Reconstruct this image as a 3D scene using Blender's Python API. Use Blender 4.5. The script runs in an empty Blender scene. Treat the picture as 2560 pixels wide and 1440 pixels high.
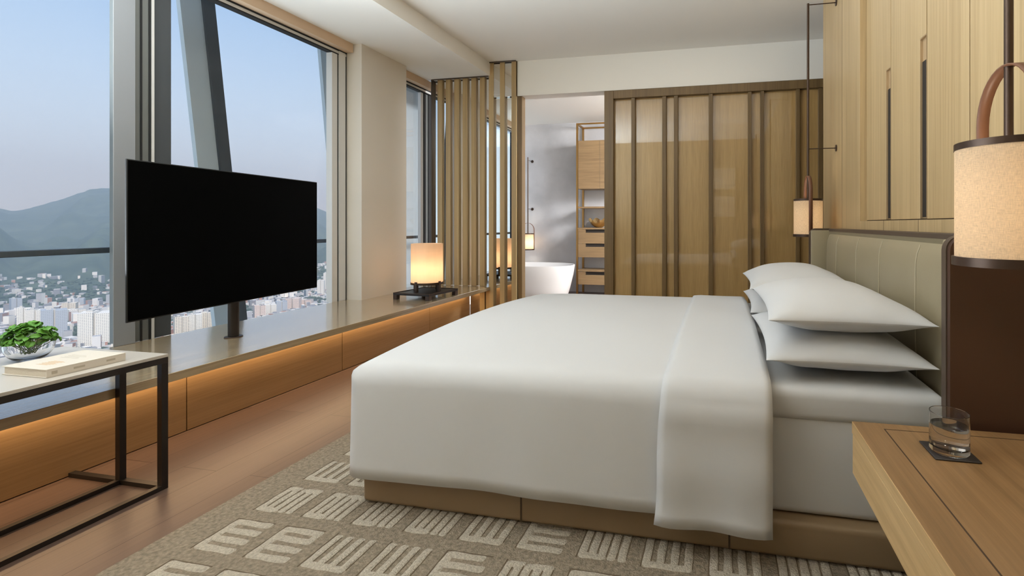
import bpy, bmesh, math, random
from mathutils import Vector, Matrix, noise
R_ = random.Random(7)
sc = bpy.context.scene
COL = sc.collection
PI = math.pi

def lin(r, g, b):
    f = lambda c: (c/255/12.92 if c/255 <= .04045 else ((c/255+.055)/1.055)**2.4)
    return (f(r), f(g), f(b), 1)

# ------------------------------------------------------------------ camera
F_PX, CX, HY, EYE = 1209.0, 1550.0, 560.0, 1.2
YAW = math.atan((1802-CX)/F_PX)
cam_d = bpy.data.cameras.new('camera'); cam = bpy.data.objects.new('camera', cam_d); COL.objects.link(cam)
cam_d.sensor_width = 36; cam_d.sensor_fit = 'HORIZONTAL'; cam_d.lens = 36*F_PX/2560
cam_d.shift_x = -(CX-1280)/2560; cam_d.shift_y = -(720-HY)/2560
cam.location = (0, 0, EYE); cam.rotation_euler = (PI/2, 0, YAW)
cam_d.clip_start = .02; cam_d.clip_end = 30000
sc.camera = cam

# ------------------------------------------------------------------ sky, sun, added fill lights, exposure
SKY = 1.42
w = bpy.data.worlds.new('sky'); sc.world = w; w.use_nodes = True
nt = w.node_tree; nt.nodes.clear()
out = nt.nodes.new('ShaderNodeOutputWorld'); bg = nt.nodes.new('ShaderNodeBackground')
tc = nt.nodes.new('ShaderNodeTexCoord'); sep = nt.nodes.new('ShaderNodeSeparateXYZ'); rmp = nt.nodes.new('ShaderNodeValToRGB')
nt.links.new(tc.outputs['Generated'], sep.inputs[0]); nt.links.new(sep.outputs['Z'], rmp.inputs[0])
nt.links.new(rmp.outputs[0], bg.inputs[0]); nt.links.new(bg.outputs[0], out.inputs[0])
er = rmp.color_ramp; er.elements[0].position = 0; er.elements[0].color = lin(216, 234, 248)
er.elements[1].position = .42; er.elements[1].color = lin(112, 152, 202)
bg.inputs[1].default_value = SKY
sun_d = bpy.data.lights.new('sun', 'SUN'); sun = bpy.data.objects.new('sun', sun_d); COL.objects.link(sun)
sun_d.energy = 4.3; sun_d.angle = .009; sun_d.color = (1, .95, .88)
sun.rotation_euler = (0, math.radians(42), math.radians(-35))      # from behind the tower, onto the city

def area(name, loc, rot, sx, sy, power, col=(1, 1, 1), spread=PI):
    d = bpy.data.lights.new(name, 'AREA'); d.shape = 'RECTANGLE'; d.size = sx; d.size_y = sy; d.energy = power; d.color = col; d.spread = spread
    o = bpy.data.objects.new(name, d); COL.objects.link(o); o.location = loc; o.rotation_euler = rot
    return o
area('ceiling_fill', (-.95, 2.6, 3.14), (0, 0, 0), 2.9, 2.4, 5, (1, .96, .9))  # soft fill added under the ceiling, out of view, no fixture modelled
area('ceiling_fill', (-.6, 4.4, 3.14), (0, 0, 0), 2.4, 1.2, 5, (1, .96, .9))  # second added ceiling fill, further back
area('window_fill', (-3.9, .6, 1.5), (0, -PI/2-1.0, 0), 2.2, 2.6, 385, (.82, .92, 1), math.radians(130))  # added fill outside the glass, tilted up to brighten the room
area('bathroom_fill', (.6, 6.2, 2.95), (0, math.radians(45), 0), 1.8, .9, 540, (.94, .96, 1))  # hidden fill added behind the closet to brighten the bathroom
sc.view_settings.view_transform = 'Standard'; sc.view_settings.look = 'None'
sc.view_settings.gamma = 1; sc.view_settings.use_curve_mapping = False; sc.view_settings.exposure = 0
sc.cycles.use_denoising = True
sc.cycles.max_bounces = 10; sc.cycles.diffuse_bounces = 5; sc.cycles.glossy_bounces = 5
sc.cycles.transmission_bounces = 10; sc.cycles.transparent_max_bounces = 16
sc.cycles.sample_clamp_indirect = 6

# ------------------------------------------------------------------ helpers
def new_mat(name):
    m = bpy.data.materials.new(name); m.use_nodes = True
    return m, m.node_tree, m.node_tree.nodes['Principled BSDF']

def flat(name, col, rough=.5, metal=0, bump=0, bscale=200, coat=0, spec=.5, vary=0, vscale=4, trans=0):
    m, t, b = new_mat(name)
    b.inputs['Base Color'].default_value = col; b.inputs['Roughness'].default_value = rough
    b.inputs['Metallic'].default_value = metal; b.inputs['Coat Weight'].default_value = coat
    b.inputs['Specular IOR Level'].default_value = spec
    if vary or bump:
        c = t.nodes.new('ShaderNodeTexCoord')
    if vary:
        n = t.nodes.new('ShaderNodeTexNoise'); n.inputs['Scale'].default_value = vscale; n.inputs['Detail'].default_value = 5
        t.links.new(c.outputs['Object'], n.inputs['Vector'])
        r = t.nodes.new('ShaderNodeValToRGB'); e = r.color_ramp.elements
        e[0].position = .3; e[1].position = .7
        e[0].color = tuple(x*(1-vary) for x in col[:3])+(1,); e[1].color = tuple(min(1, x*(1+vary)) for x in col[:3])+(1,)
        t.links.new(n.outputs[0], r.inputs[0]); t.links.new(r.outputs[0], b.inputs['Base Color'])
    if bump:
        n2 = t.nodes.new('ShaderNodeTexNoise'); n2.inputs['Scale'].default_value = bscale; n2.inputs['Detail'].default_value = 3
        t.links.new(c.outputs['Object'], n2.inputs['Vector'])
        bp = t.nodes.new('ShaderNodeBump'); bp.inputs['Strength'].default_value = bump; bp.inputs['Distance'].default_value = .01
        t.links.new(n2.outputs[0], bp.inputs['Height']); t.links.new(bp.outputs[0], b.inputs['Normal'])
    return m

def wood(name, c1, c2, axis='Z', rough=.45, fine=90, coat=0, streak=.05, bump=.12, stretch=.02, spec=.5):
    """grain lines that run along one axis of the object"""
    m, t, b = new_mat(name)
    c = t.nodes.new('ShaderNodeTexCoord'); mp = t.nodes.new('ShaderNodeMapping')
    s = [1, 1, 1]; s['XYZ'.index(axis)] = stretch
    mp.inputs['Scale'].default_value = s
    t.links.new(c.outputs['Object'], mp.inputs['Vector'])
    n = t.nodes.new('ShaderNodeTexNoise'); n.inputs['Scale'].default_value = fine; n.inputs['Detail'].default_value = 6; n.inputs['Roughness'].default_value = .65
    t.links.new(mp.outputs[0], n.inputs['Vector'])
    n2 = t.nodes.new('ShaderNodeTexNoise'); n2.inputs['Scale'].default_value = fine*.12; n2.inputs['Detail'].default_value = 3
    t.links.new(mp.outputs[0], n2.inputs['Vector'])
    mx = t.nodes.new('ShaderNodeMath'); mx.operation = 'MULTIPLY_ADD'; mx.inputs[1].default_value = .6
    a2 = t.nodes.new('ShaderNodeMath'); a2.operation = 'MULTIPLY'; a2.inputs[1].default_value = .4
    t.links.new(n2.outputs[0], a2.inputs[0]); t.links.new(n.outputs[0], mx.inputs[0]); t.links.new(a2.outputs[0], mx.inputs[2])
    r = t.nodes.new('ShaderNodeValToRGB'); e = r.color_ramp.elements
    e[0].position = .36; e[0].color = c1; e[1].position = .6; e[1].color = c2
    t.links.new(mx.outputs[0], r.inputs[0]); t.links.new(r.outputs[0], b.inputs['Base Color'])
    b.inputs['Roughness'].default_value = rough; b.inputs['Coat Weight'].default_value = coat; b.inputs['Coat Roughness'].default_value = .15
    b.inputs['Specular IOR Level'].default_value = spec
    bp = t.nodes.new('ShaderNodeBump'); bp.inputs['Strength'].default_value = bump; bp.inputs['Distance'].default_value = .004
    t.links.new(mx.outputs[0], bp.inputs['Height']); t.links.new(bp.outputs[0], b.inputs['Normal'])
    return m

OFF = {}
class MB:
    """collects shapes in world coordinates, then links them as ONE mesh object"""
    def __init__(s): s.bm = bmesh.new(); s.uv = s.bm.loops.layers.uv.new('UVMap')
    def box(s, x0, x1, y0, y1, z0, z1, bev=0, seg=2, mi=0, rot=0, c=None):
        b = bmesh.new(); bmesh.ops.create_cube(b, size=1)
        bmesh.ops.scale(b, vec=(x1-x0, y1-y0, z1-z0), verts=b.verts)
        if bev: bmesh.ops.bevel(b, geom=list(b.edges), offset=bev, segments=seg, affect='EDGES', profile=.5, clamp_overlap=True)
        bmesh.ops.translate(b, vec=((x0+x1)/2, (y0+y1)/2, (z0+z1)/2), verts=b.verts)
        if rot: bmesh.ops.rotate(b, cent=c or ((x0+x1)/2, (y0+y1)/2, 0), matrix=Matrix.Rotation(rot, 3, 'Z'), verts=b.verts)
        s.add(b, mi); return s
    def add(s, b, mi=0):
        vm = {v: s.bm.verts.new(v.co) for v in b.verts}
        for f in b.faces:
            try: nf = s.bm.faces.new([vm[v] for v in f.verts]); nf.material_index = mi; nf.smooth = f.smooth
            except ValueError: pass
        b.free()
    def lathe(s, prof, c, n=48, axis='Z', mi=0, closed=False, smooth=True):
        """prof: list of (radius, height) turned round an axis through c"""
        rings = []
        for (r, h) in prof:
            if r < 1e-6: rings.append([s.bm.verts.new(s._p(c, 0, 0, h, axis))]*n)
            else: rings.append([s.bm.verts.new(s._p(c, r*math.cos(2*PI*i/n), r*math.sin(2*PI*i/n), h, axis)) for i in range(n)])
        k = len(prof); L = 0; acc = [0]
        for j in range(1, k): acc.append(acc[-1]+math.hypot(prof[j][0]-prof[j-1][0], prof[j][1]-prof[j-1][1]))
        for j in range(k if closed else k-1):
            A, B = rings[j], rings[(j+1) % k]
            for i in range(n):
                vs = [A[i], A[(i+1) % n], B[(i+1) % n], B[i]]; u = []
                us = [i/n, (i+1)/n, (i+1)/n, i/n]; ws = [acc[j], acc[j], acc[(j+1) % k], acc[(j+1) % k]]
                vv, uu = [], []
                for v, a, b_ in zip(vs, us, ws):
                    if v not in vv: vv.append(v); uu.append((a, b_))
                if len(vv) < 3: continue
                try: f = s.bm.faces.new(vv)
                except ValueError: continue
                f.material_index = mi; f.smooth = smooth
                for lp, q in zip(f.loops, uu): lp[s.uv].uv = q
        return s
    @staticmethod
    def _p(c, a, b, h, axis):
        if axis == 'Z': return (c[0]+a, c[1]+b, c[2]+h)
        if axis == 'X': return (c[0]+h, c[1]+a, c[2]+b)
        return (c[0]+a, c[1]+h, c[2]+b)
    def cyl(s, c, r, h, n=24, axis='Z', mi=0, bev=.0):
        if bev: pr = [(0, 0), (r-bev, 0), (r, bev), (r, h-bev), (r-bev, h), (0, h)]
        else: pr = [(0, 0), (r, 0), (r, h), (0, h)]
        return s.lathe(pr, c, n, axis, mi, smooth=False if not bev else False)
    def rod(s, p, q, r, n=12):
        p, q = Vector(p), Vector(q); d = q-p; b = bmesh.new()
        bmesh.ops.create_cone(b, cap_ends=True, segments=n, radius1=r, radius2=r, depth=d.length)
        bmesh.ops.rotate(b, cent=(0, 0, 0), matrix=d.to_track_quat('Z', 'Y').to_matrix(), verts=b.verts)
        bmesh.ops.translate(b, vec=(p+q)/2, verts=b.verts)
        for f in b.faces: f.smooth = len(f.verts) == 4
        s.add(b); return s
    def beam(s, p, q, wx, wy, mi=0):
        """a box section whose ends are level, from p up to q"""
        p, q = Vector(p), Vector(q); b = bmesh.new(); vs = []
        for c in (p, q):
            vs.append([b.verts.new(c+Vector((dx*wx/2, dy*wy/2, 0))) for dx, dy in ((-1, -1), (1, -1), (1, 1), (-1, 1))])
        for i in range(4): b.faces.new((vs[0][i], vs[0][(i+1) % 4], vs[1][(i+1) % 4], vs[1][i]))
        b.faces.new(vs[0][::-1]); b.faces.new(vs[1]); s.add(b, mi); return s
    def grid(s, pts, mi=0, smooth=True, closed_v=False):
        vs = [[s.bm.verts.new(p) for p in row] for row in pts]
        for i in range(len(vs)-1):
            for j in range(len(vs[0])-(0 if closed_v else 1)):
                jj = (j+1) % len(vs[0])
                f = s.bm.faces.new((vs[i][j], vs[i+1][j], vs[i+1][jj], vs[i][jj])); f.smooth = smooth; f.material_index = mi
        return s
    def poly(s, pts2, z0, z1, mi=0):
        """prism over a plan outline"""
        b = bmesh.new(); lo = [b.verts.new((x, y, z0)) for x, y in pts2]; hi = [b.verts.new((x, y, z1)) for x, y in pts2]
        n = len(pts2)
        for i in range(n): b.faces.new((lo[i], lo[(i+1) % n], hi[(i+1) % n], hi[i]))
        b.faces.new(hi); b.faces.new(lo[::-1]); s.add(b, mi); return s
    def build(s, name, mats, parent=None, loc=None, smooth_angle=None):
        bmesh.ops.recalc_face_normals(s.bm, faces=s.bm.faces)
        me = bpy.data.meshes.new(name)
        o = bpy.data.objects.new(name, me); COL.objects.link(o)
        if parent is not None: off = OFF[parent.as_pointer()]; o.parent = parent
        else: off = Vector(loc or (0, 0, 0)); o.location = off
        OFF[o.as_pointer()] = off
        bmesh.ops.translate(s.bm, vec=-off, verts=s.bm.verts)
        s.bm.to_mesh(me); s.bm.free()
        me.set_sharp_from_angle(angle=math.radians(35))
        for m in (mats if isinstance(mats, (list, tuple)) else [mats]): me.materials.append(m)
        return o

def tag(o, label=None, cat=None, group=None, kind=None):
    if label: o['label'] = label
    if cat: o['category'] = cat
    if group: o['group'] = group
    if kind: o['kind'] = kind
    return o
def thing(name, loc, label, cat, group=None, kind=None):
    o = bpy.data.objects.new(name, None); COL.objects.link(o); o.location = loc; o.empty_display_size = .1
    OFF[o.as_pointer()] = Vector(loc)
    return tag(o, label, cat, group, kind)
def dup(o, loc, label, parent=None):
    c = o.copy(); COL.objects.link(c)
    if parent is None: c.location = loc; c['label'] = label
    else: c.parent = parent
    for ch in o.children: dup(ch, None, None, c)
    OFF[c.as_pointer()] = Vector(loc) if loc else None
    return c
def mod_sub(o, n=1):
    m = o.modifiers.new('s', 'SUBSURF'); m.levels = n; m.render_levels = n
def solid(o, t, off=-1):
    m = o.modifiers.new('t', 'SOLIDIFY'); m.thickness = t; m.offset = off
def at(px, py, z):
    """the point on a level plane that a photograph point looks at"""
    u = (px-CX)/F_PX; v = (HY-py)/F_PX
    fx, fy, rx, ry = -math.sin(YAW), math.cos(YAW), math.cos(YAW), math.sin(YAW)
    t = (z-EYE)/v
    return Vector(((fx+u*rx)*t, (fy+u*ry)*t, z))

# ------------------------------------------------------------------ materials
M = {}
M['plaster'] = flat('white_plaster', lin(240, 236, 228), .85, bump=.02, bscale=60)
M['plaster_col'] = flat('column_plaster', lin(220, 212, 200), .8)
M['back_wall'] = flat('taupe_paint', lin(168, 154, 130), .8)
M['grey_wall'] = flat('grey_stucco', lin(186, 184, 184), .8, vary=.14, vscale=2.2, bump=.06, bscale=30)
M['oak_wall'] = wood('oak_vertical', lin(164, 138, 98), lin(190, 164, 122), 'Z', .42, 95, stretch=.014, bump=.2)
M['oak_flat'] = wood('oak_lengthwise', lin(140, 109, 72), lin(178, 147, 104), 'Y', .4, 80, stretch=.02)
M['oak_ledge'] = wood('oak_ledge', lin(150, 130, 102), lin(178, 156, 122), 'Y', .26, 60, stretch=.03, coat=1, bump=.4)
t = M['oak_ledge'].node_tree; b = t.nodes['Principled BSDF']; b.inputs['Coat Roughness'].default_value = .1
bp = t.nodes.new('ShaderNodeBump'); bp.inputs['Strength'].default_value = .12; bp.inputs['Distance'].default_value = .004
t.links.new(b.inputs['Normal'].links[0].from_node.inputs['Height'].links[0].from_socket, bp.inputs['Height']); t.links.new(bp.outputs[0], b.inputs['Coat Normal'])
M['oak_panel'] = wood('oak_fascia', lin(146, 114, 76), lin(166, 132, 92), 'Y', .45, 90, stretch=.025)
M['oak_night'] = wood('oak_nightstand', lin(116, 88, 56), lin(140, 108, 72), 'Y', .42, 85, stretch=.03, bump=.15)
M['oak_lit'] = wood('oak_nightstand_lit', lin(178, 144, 98), lin(204, 172, 124), 'Y', .42, 50, stretch=.05, bump=.1)  # lighter copy of the nightstand oak, lit side put into the colour
M['oak_shelf'] = wood('oak_cabinet', lin(116, 92, 64), lin(140, 114, 80), 'X', .45, 60, stretch=.04)
M['screen_frame'] = wood('bronze_oak', lin(100, 78, 48), lin(122, 98, 62), 'Z', .4, 80, stretch=.02, bump=.08)
M['slat'] = wood('bronzed_slat', lin(160, 134, 92), lin(184, 158, 114), 'Z', .4, 80, stretch=.01, bump=.08)
M['brass'] = flat('brushed_brass', lin(176, 138, 84), .32, 1)
M['gold'] = flat('gold_leaf', lin(214, 184, 128), .25, 1, bump=.3, bscale=60)
M['bronze'] = flat('dark_bronze', lin(78, 62, 52), .38, .7)
M['bronze_trim'] = flat('bronze_trim', lin(86, 72, 60), .45, .3)
M['dark_metal'] = flat('blackened_steel', lin(52, 46, 42), .4, .6)
M['slot_lining'] = flat('slot_lining', lin(186, 160, 124), .45, .3)
M['strap'] = flat('leather_strap', lin(112, 74, 52), .5)
M['pull_dark'] = flat('dark_pull', lin(38, 32, 28), .6)  # dark tone of the slot mesh and drawer pulls
M['linen_white'] = flat('white_cotton', (.58, .58, .585, 1), .9, bump=.04, bscale=12, spec=.2)
M['pillow'] = flat('pillow_cotton', (.61, .61, .615, 1), .9, bump=.06, bscale=9, spec=.2)
M['leather'] = flat('sage_leather', lin(150, 138, 112), .42, bump=.05, bscale=300, vary=.05, vscale=3)
M['leather_base'] = flat('taupe_leather', lin(134, 112, 84), .5, bump=.05, bscale=300)
M['leather_dark'] = flat('brown_leather', lin(64, 40, 26), .5, bump=.05, bscale=300)
M['stitch'] = flat('thread', lin(184, 174, 150), .8)
M['seam'] = flat('seam_dark', lin(70, 56, 40), .8)  # dark brown of the bed base seams
M['groove'] = flat('groove', lin(60, 42, 24), .8)
M['tv_screen'] = flat('tv_glass', (.003, .003, .003, 1), .25, spec=.12)
M['tv_screen'].node_tree.nodes['Principled BSDF'].inputs['IOR'].default_value = 1.08
M['tv_frame'] = flat('tv_bezel', lin(12, 12, 13), .6, 0)
M['alu'] = flat('grey_aluminium', lin(150, 153, 157), .5, .2)
M['alu_dark'] = flat('dark_aluminium', lin(116, 118, 115), .5, .3)
M['gasket'] = flat('black_gasket', lin(24, 24, 24), .7)
M['frame_white'] = flat('pale_frame', lin(212, 210, 206), .5)
M['blind'] = flat('blind_box', lin(214, 186, 156), .8)
M['steel_paint'] = flat('facade_steel', lin(176, 184, 188), .6)
M['steel_dark'] = flat('facade_steel_dark', lin(66, 70, 74), .6)
M['tub'] = flat('stone_resin', lin(226, 222, 218), .4)
M['cover'] = flat('book_cover', lin(206, 196, 182), .6)
M['pages'] = flat('book_pages', lin(198, 186, 168), .8, bump=.2, bscale=150)
M['print_gold'] = flat('gold_print', lin(190, 148, 92), .6)
M['print_grey'] = flat('grey_print', lin(172, 160, 142), .6)
M['tabletop'] = flat('lacquer_top', lin(184, 176, 166), .32, vary=.02)
M['table_edge'] = flat('tabletop_edge', lin(96, 78, 60), .5)
M['coaster'] = flat('coaster_leather', lin(40, 34, 32), .55, bump=.1)
M['rug_dark'] = flat('rug_taupe', lin(138, 126, 109), 1, bump=1, bscale=170, vary=.3, vscale=70, spec=.05)
M['rug_light'] = flat('rug_oatmeal', lin(178, 168, 152), 1, bump=1, bscale=170, vary=.2, vscale=110, spec=.05)
M['rug_cut'] = flat('rug_carved', lin(98, 86, 70), 1, spec=.05)
M['leaf'] = flat('leaf_green', lin(78, 128, 34), .5, vary=.35, vscale=25)
M['stem'] = flat('stem_green', lin(70, 96, 40), .6)
M['picture'] = flat('drawing_paper', lin(210, 204, 192), .8, vary=.3, vscale=7)
M['picture_mat'] = flat('mount_board', lin(228, 222, 210), .8)
M['art_frame'] = flat('art_frame', lin(220, 206, 180), .5)

m, t, b = new_mat('mirror_glass'); b.inputs['Base Color'].default_value = (.86, .86, .84, 1); b.inputs['Metallic'].default_value = 1; b.inputs['Roughness'].default_value = .01; M['mirror'] = m

# clear window glass: lets light straight through, a little gloss
def pane_mat(name, tint, fac):
    m = bpy.data.materials.new(name); m.use_nodes = True; t = m.node_tree; t.nodes.clear()
    o = t.nodes.new('ShaderNodeOutputMaterial'); mx = t.nodes.new('ShaderNodeMixShader'); tr = t.nodes.new('ShaderNodeBsdfTransparent'); gl = t.nodes.new('ShaderNodeBsdfGlossy')
    tr.inputs[0].default_value = tint; gl.inputs['Roughness'].default_value = .0
    fr = t.nodes.new('ShaderNodeFresnel'); fr.inputs[0].default_value = 1.3
    ml = t.nodes.new('ShaderNodeMath'); ml.operation = 'MULTIPLY'; ml.inputs[1].default_value = fac
    t.links.new(fr.outputs[0], ml.inputs[0]); t.links.new(ml.outputs[0], mx.inputs[0])
    t.links.new(tr.outputs[0], mx.inputs[1]); t.links.new(gl.outputs[0], mx.inputs[2]); t.links.new(mx.outputs[0], o.inputs[0])
    return m
M['pane'] = pane_mat('window_glass', (.985, .99, .99, 1), .2)
def glass_mat(name, ior, col=(1, 1, 1, 1)):
    m, t, b = new_mat(name); b.inputs['Base Color'].default_value = col; b.inputs['Roughness'].default_value = 0
    b.inputs['Transmission Weight'].default_value = 1; b.inputs['IOR'].default_value = ior
    return m
M['glass'] = glass_mat('clear_glass', 1.45)
M['water'] = glass_mat('water', 1.33)

# lamp shade linen: lit from a bulb inside
def shade_mat(name, col, su, sv, amt, tr=.6):
    m = bpy.data.materials.new(name); m.use_nodes = True; t = m.node_tree; t.nodes.clear()
    o = t.nodes.new('ShaderNodeOutputMaterial'); mx = t.nodes.new('ShaderNodeMixShader'); d = t.nodes.new('ShaderNodeBsdfDiffuse'); tl = t.nodes.new('ShaderNodeBsdfTranslucent')
    uv = t.nodes.new('ShaderNodeUVMap'); r = t.nodes.new('ShaderNodeValToRGB'); add = t.nodes.new('ShaderNodeMath'); add.operation = 'ADD'
    for sx, sy in ((su*.1, sv), (su, sv*.1)):
        mp = t.nodes.new('ShaderNodeMapping'); mp.inputs['Scale'].default_value = (sx, sy, 1); t.links.new(uv.outputs[0], mp.inputs['Vector'])
        n = t.nodes.new('ShaderNodeTexNoise'); n.inputs['Scale'].default_value = 1; n.inputs['Detail'].default_value = 4; n.inputs['Roughness'].default_value = .7
        t.links.new(mp.outputs[0], n.inputs['Vector']); t.links.new(n.outputs[0], add.inputs[0 if sx < su else 1])
    e = r.color_ramp.elements; e[0].position = .75; e[1].position = 1.2
    e[0].position = .38; e[1].position = .62
    hf = t.nodes.new('ShaderNodeMath'); hf.operation = 'MULTIPLY'; hf.inputs[1].default_value = .5
    t.links.new(add.outputs[0], hf.inputs[0]); t.links.new(hf.outputs[0], r.inputs[0])
    e[0].color = tuple(c*(1-amt) for c in col[:3])+(1,); e[1].color = col
    t.links.new(r.outputs[0], d.inputs[0]); t.links.new(r.outputs[0], tl.inputs[0])
    mx.inputs[0].default_value = tr
    t.links.new(d.outputs[0], mx.inputs[1]); t.links.new(tl.outputs[0], mx.inputs[2]); t.links.new(mx.outputs[0], o.inputs[0])
    return m
M['shade'] = shade_mat('linen_shade', lin(246, 230, 206), 420, 700, .42)
M['shade_paper'] = shade_mat('paper_shade', lin(246, 226, 202), 30, 30, .06)

# floor boards
m, t, b = new_mat('floor_boards')
c = t.nodes.new('ShaderNodeTexCoord'); mp = t.nodes.new('ShaderNodeMapping'); mp.inputs['Rotation'].default_value = (0, 0, PI/2)
t.links.new(c.outputs['Object'], mp.inputs['Vector'])
br = t.nodes.new('ShaderNodeTexBrick'); br.offset = .37; br.inputs['Scale'].default_value = 1
br.inputs['Brick Width'].default_value = 1.9; br.inputs['Row Height'].default_value = .2; br.inputs['Mortar Size'].default_value = .0016
br.inputs['Color1'].default_value = lin(102, 82, 71); br.inputs['Color2'].default_value = lin(90, 71, 61); br.inputs['Mortar'].default_value = lin(48, 32, 24)
t.links.new(mp.outputs[0], br.inputs['Vector'])
mp2 = t.nodes.new('ShaderNodeMapping'); mp2.inputs['Scale'].default_value = (1, .04, 1); t.links.new(c.outputs['Object'], mp2.inputs['Vector'])
n = t.nodes.new('ShaderNodeTexNoise'); n.inputs['Scale'].default_value = 60; n.inputs['Detail'].default_value = 6; t.links.new(mp2.outputs[0], n.inputs['Vector'])
mr = t.nodes.new('ShaderNodeMapRange'); mr.inputs[3].default_value = .72; mr.inputs[4].default_value = 1.25; t.links.new(n.outputs[0], mr.inputs[0])
mu = t.nodes.new('ShaderNodeMixRGB'); mu.blend_type = 'MULTIPLY'; mu.inputs[0].default_value = 1
t.links.new(br.outputs[0], mu.inputs[1]); t.links.new(mr.outputs[0], mu.inputs[2]); t.links.new(mu.outputs[0], b.inputs['Base Color'])
b.inputs['Roughness'].default_value = .34; b.inputs['Specular IOR Level'].default_value = .35
M['floor'] = m

# glazed woven timber panel of the sliding screen
M['screen_panel'] = wood('woven_panel', lin(164, 130, 76), lin(186, 152, 96), 'Z', .5, 130, stretch=.03, bump=.1)
b = M['screen_panel'].node_tree.nodes['Principled BSDF']; b.inputs['Coat Weight'].default_value = 1; b.inputs['Coat Roughness'].default_value = .015; b.inputs['Coat IOR'].default_value = 1.8

# ------------------------------------------------------------------ room shell
XW, XL, XB = .88, -3.66, -2.74            # headboard wall, sill line, bulkhead / ledge front
YS, YB, YF = 5.43, -.5, 8.25              # slat plane, wall behind the camera, bathroom back wall
ZC, ZS = 3.16, 3.0
tag(MB().box(-3.72, 2.2, YB, YF, -.2, 0).build('floor', M['floor']), kind='structure')
tag(MB().box(XB, 2.2, YB, YS+.02, ZC, ZC+.3).build('ceiling', M['plaster']), kind='structure')
tag(MB().box(-3.74, XB, YB, YS+.02, ZS, ZC+.3).build('ceiling_soffit', M['plaster']), kind='structure')
tag(MB().box(-3.74, 2.2, YS+.2, YF, 3.0, 3.4).build('ceiling_bathroom', M['plaster']), kind='structure')
tag(MB().box(-2.40, 2.2, YS+.02, YS+.2, 2.742, ZC+.3).build('trim_1', M['plaster']), kind='structure')          # beam over the opening
tag(MB().box(-3.74, 2.2, YF, YF+.2, 0, 3.4).build('wall_bathroom', M['grey_wall']), kind='structure')
tag(MB().box(-3.74, 2.2, YB-.2, YB, 0, 3.4).build('wall_back', M['back_wall']), kind='structure')
tag(MB().box(2.2, 2.4, YB-.2, YF+.2, -.2, 3.4).build('wall_side', M['plaster']), kind='structure')
tag(MB().box(-1.32, 2.2, 5.56, 5.68, 0, 2.9).build('wall_closet', M['plaster']), kind='structure')
tag(MB().box(-3.74, 30, -30, 40, 3.4, 60).box(2.4, 30, -30, 40, -160, 3.4).build('tower_sun_block', M['alu_dark']), kind='structure')  # unseen tower mass above and beside, added to block the sun
tag(MB().box(-3.70, XL+.15, 4.2, 4.9, .44, ZS).build('column', M['plaster_col']), kind='structure')
tag(MB().box(-3.74, XL, YB, YF, -.2, .40).build('wall_left', M['plaster']), kind='structure')

# headboard wall: oak boards round a shallow recess with tall panels
wr = thing('wall_right', (XW, 2, 0), None, None, kind='structure')
a = MB().box(XW, XW+.2, YB, 4.52, 0, 1.219)
a.box(XW, XW+.2, 3.373, 3.845, 1.219, ZC).box(XW, XW+.2, 3.849, 4.52, 1.219, ZC).box(XW+.07, XW+.2, YB, 3.373, 1.219, ZC)
a.build('cladding', M['oak_wall'], wr)
g = MB()
for y in (3.847, ): g.box(XW-.0006, XW+.01, y-.0018, y+.0018, 0, ZC)
for y in (2.911, 2.431, 1.95, 1.47): g.box(XW-.0006, XW+.01, y-.0015, y+.0015, 0, 1.219)
g.build('joint', M['groove'], wr)
seams = [3.373, 2.916, 2.44, 2.053, 1.6, 1.15, .7, .25, -.2]
XR = XW+.038
for i in range(len(seams)-1):
    y1, y0 = seams[i]-.004, seams[i+1]+.004
    p = MB()
    if i in (0, 1):
        sl = .075; zt = 2.07
        p.box(XR, XR+.03, y0+sl, y1, 1.224, ZC, .001, 1)
        p.box(XR, XR+.03, y0, y0+sl, zt, ZC)
        po = p.build('wall_panel', M['oak_wall'], wr)
        q = MB()
        q.box(XR+.0005, XR+.014, y0+sl-.003, y0+sl-.0003, 1.226, zt-.0005); q.box(XR+.0005, XR+.014, y0+.0005, y0+sl-.003, zt-.004, zt-.0005)
        q.box(XR+.013, XR+.016, y0+.0005, y0+sl-.003, 1.226, zt-.004); q.box(XR+.0005, XR+.013, y0+.0005, y0+.003, 1.226, zt-.004)
        q.build('slot_lining', M['slot_lining'], po)
        MB().box(XR+.009, XR+.0128, y0+.0035, y0+sl-.006, 1.232, zt-.11).build('slot_mesh', M['pull_dark'], po)
    else:
        p.box(XR, XR+.03, y0, y1, 1.224, ZC, .001, 1).build('wall_panel', M['oak_wall'], wr)
MB().box(XR+.004, XR+.032, YB, 3.371, 1.2195, 1.2235).build('joint', M['groove'], wr)

# windows along the left: sill line XL, pane just outside it
XP = -3.74
def window(n, y0, y1, fy0, fy1):
    r = thing('window_%d' % n, (XP, (y0+y1)/2, .4), None, None, kind='structure')
    MB().box(XP-.012, XP, y0, y1, .40, 2.95).build('pane', M['pane'], r)
    f = MB()
    f.box(XP+.001, -3.68, fy0, fy1, 2.875, 2.90); f.build('head_frame', M['frame_white'], r)
    MB().box(XP+.001, -3.678, fy0, fy1, 2.863, 2.8745).box(XP+.001, -3.672, fy0, fy1, 2.9005, 2.912).build('gasket', M['gasket'], r)
    MB().box(XP+.001, -3.60, fy0, fy1, 2.9125, ZS).build('blind_box', M['blind'], r)
    return r
window(1, YB, 2.42, YB, 2.28)
w2 = window(2, 2.52, 4.01, 2.62, 4.19)
MB().box(XP, -3.675, 4.004, 4.07, .4405, 2.86).box(XP, -3.67, 4.09, 4.17, .4405, 2.9).build('jamb', M['frame_white'], w2)
MB().box(XP, -3.682, 4.07, 4.09, .4405, 2.862).box(XP, -3.685, 4.17, 4.2, .4405, 2.99).build('jamb_gasket', M['gasket'], w2)
w3 = window(3, 4.9, 5.46, 4.9, 5.66)
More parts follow.
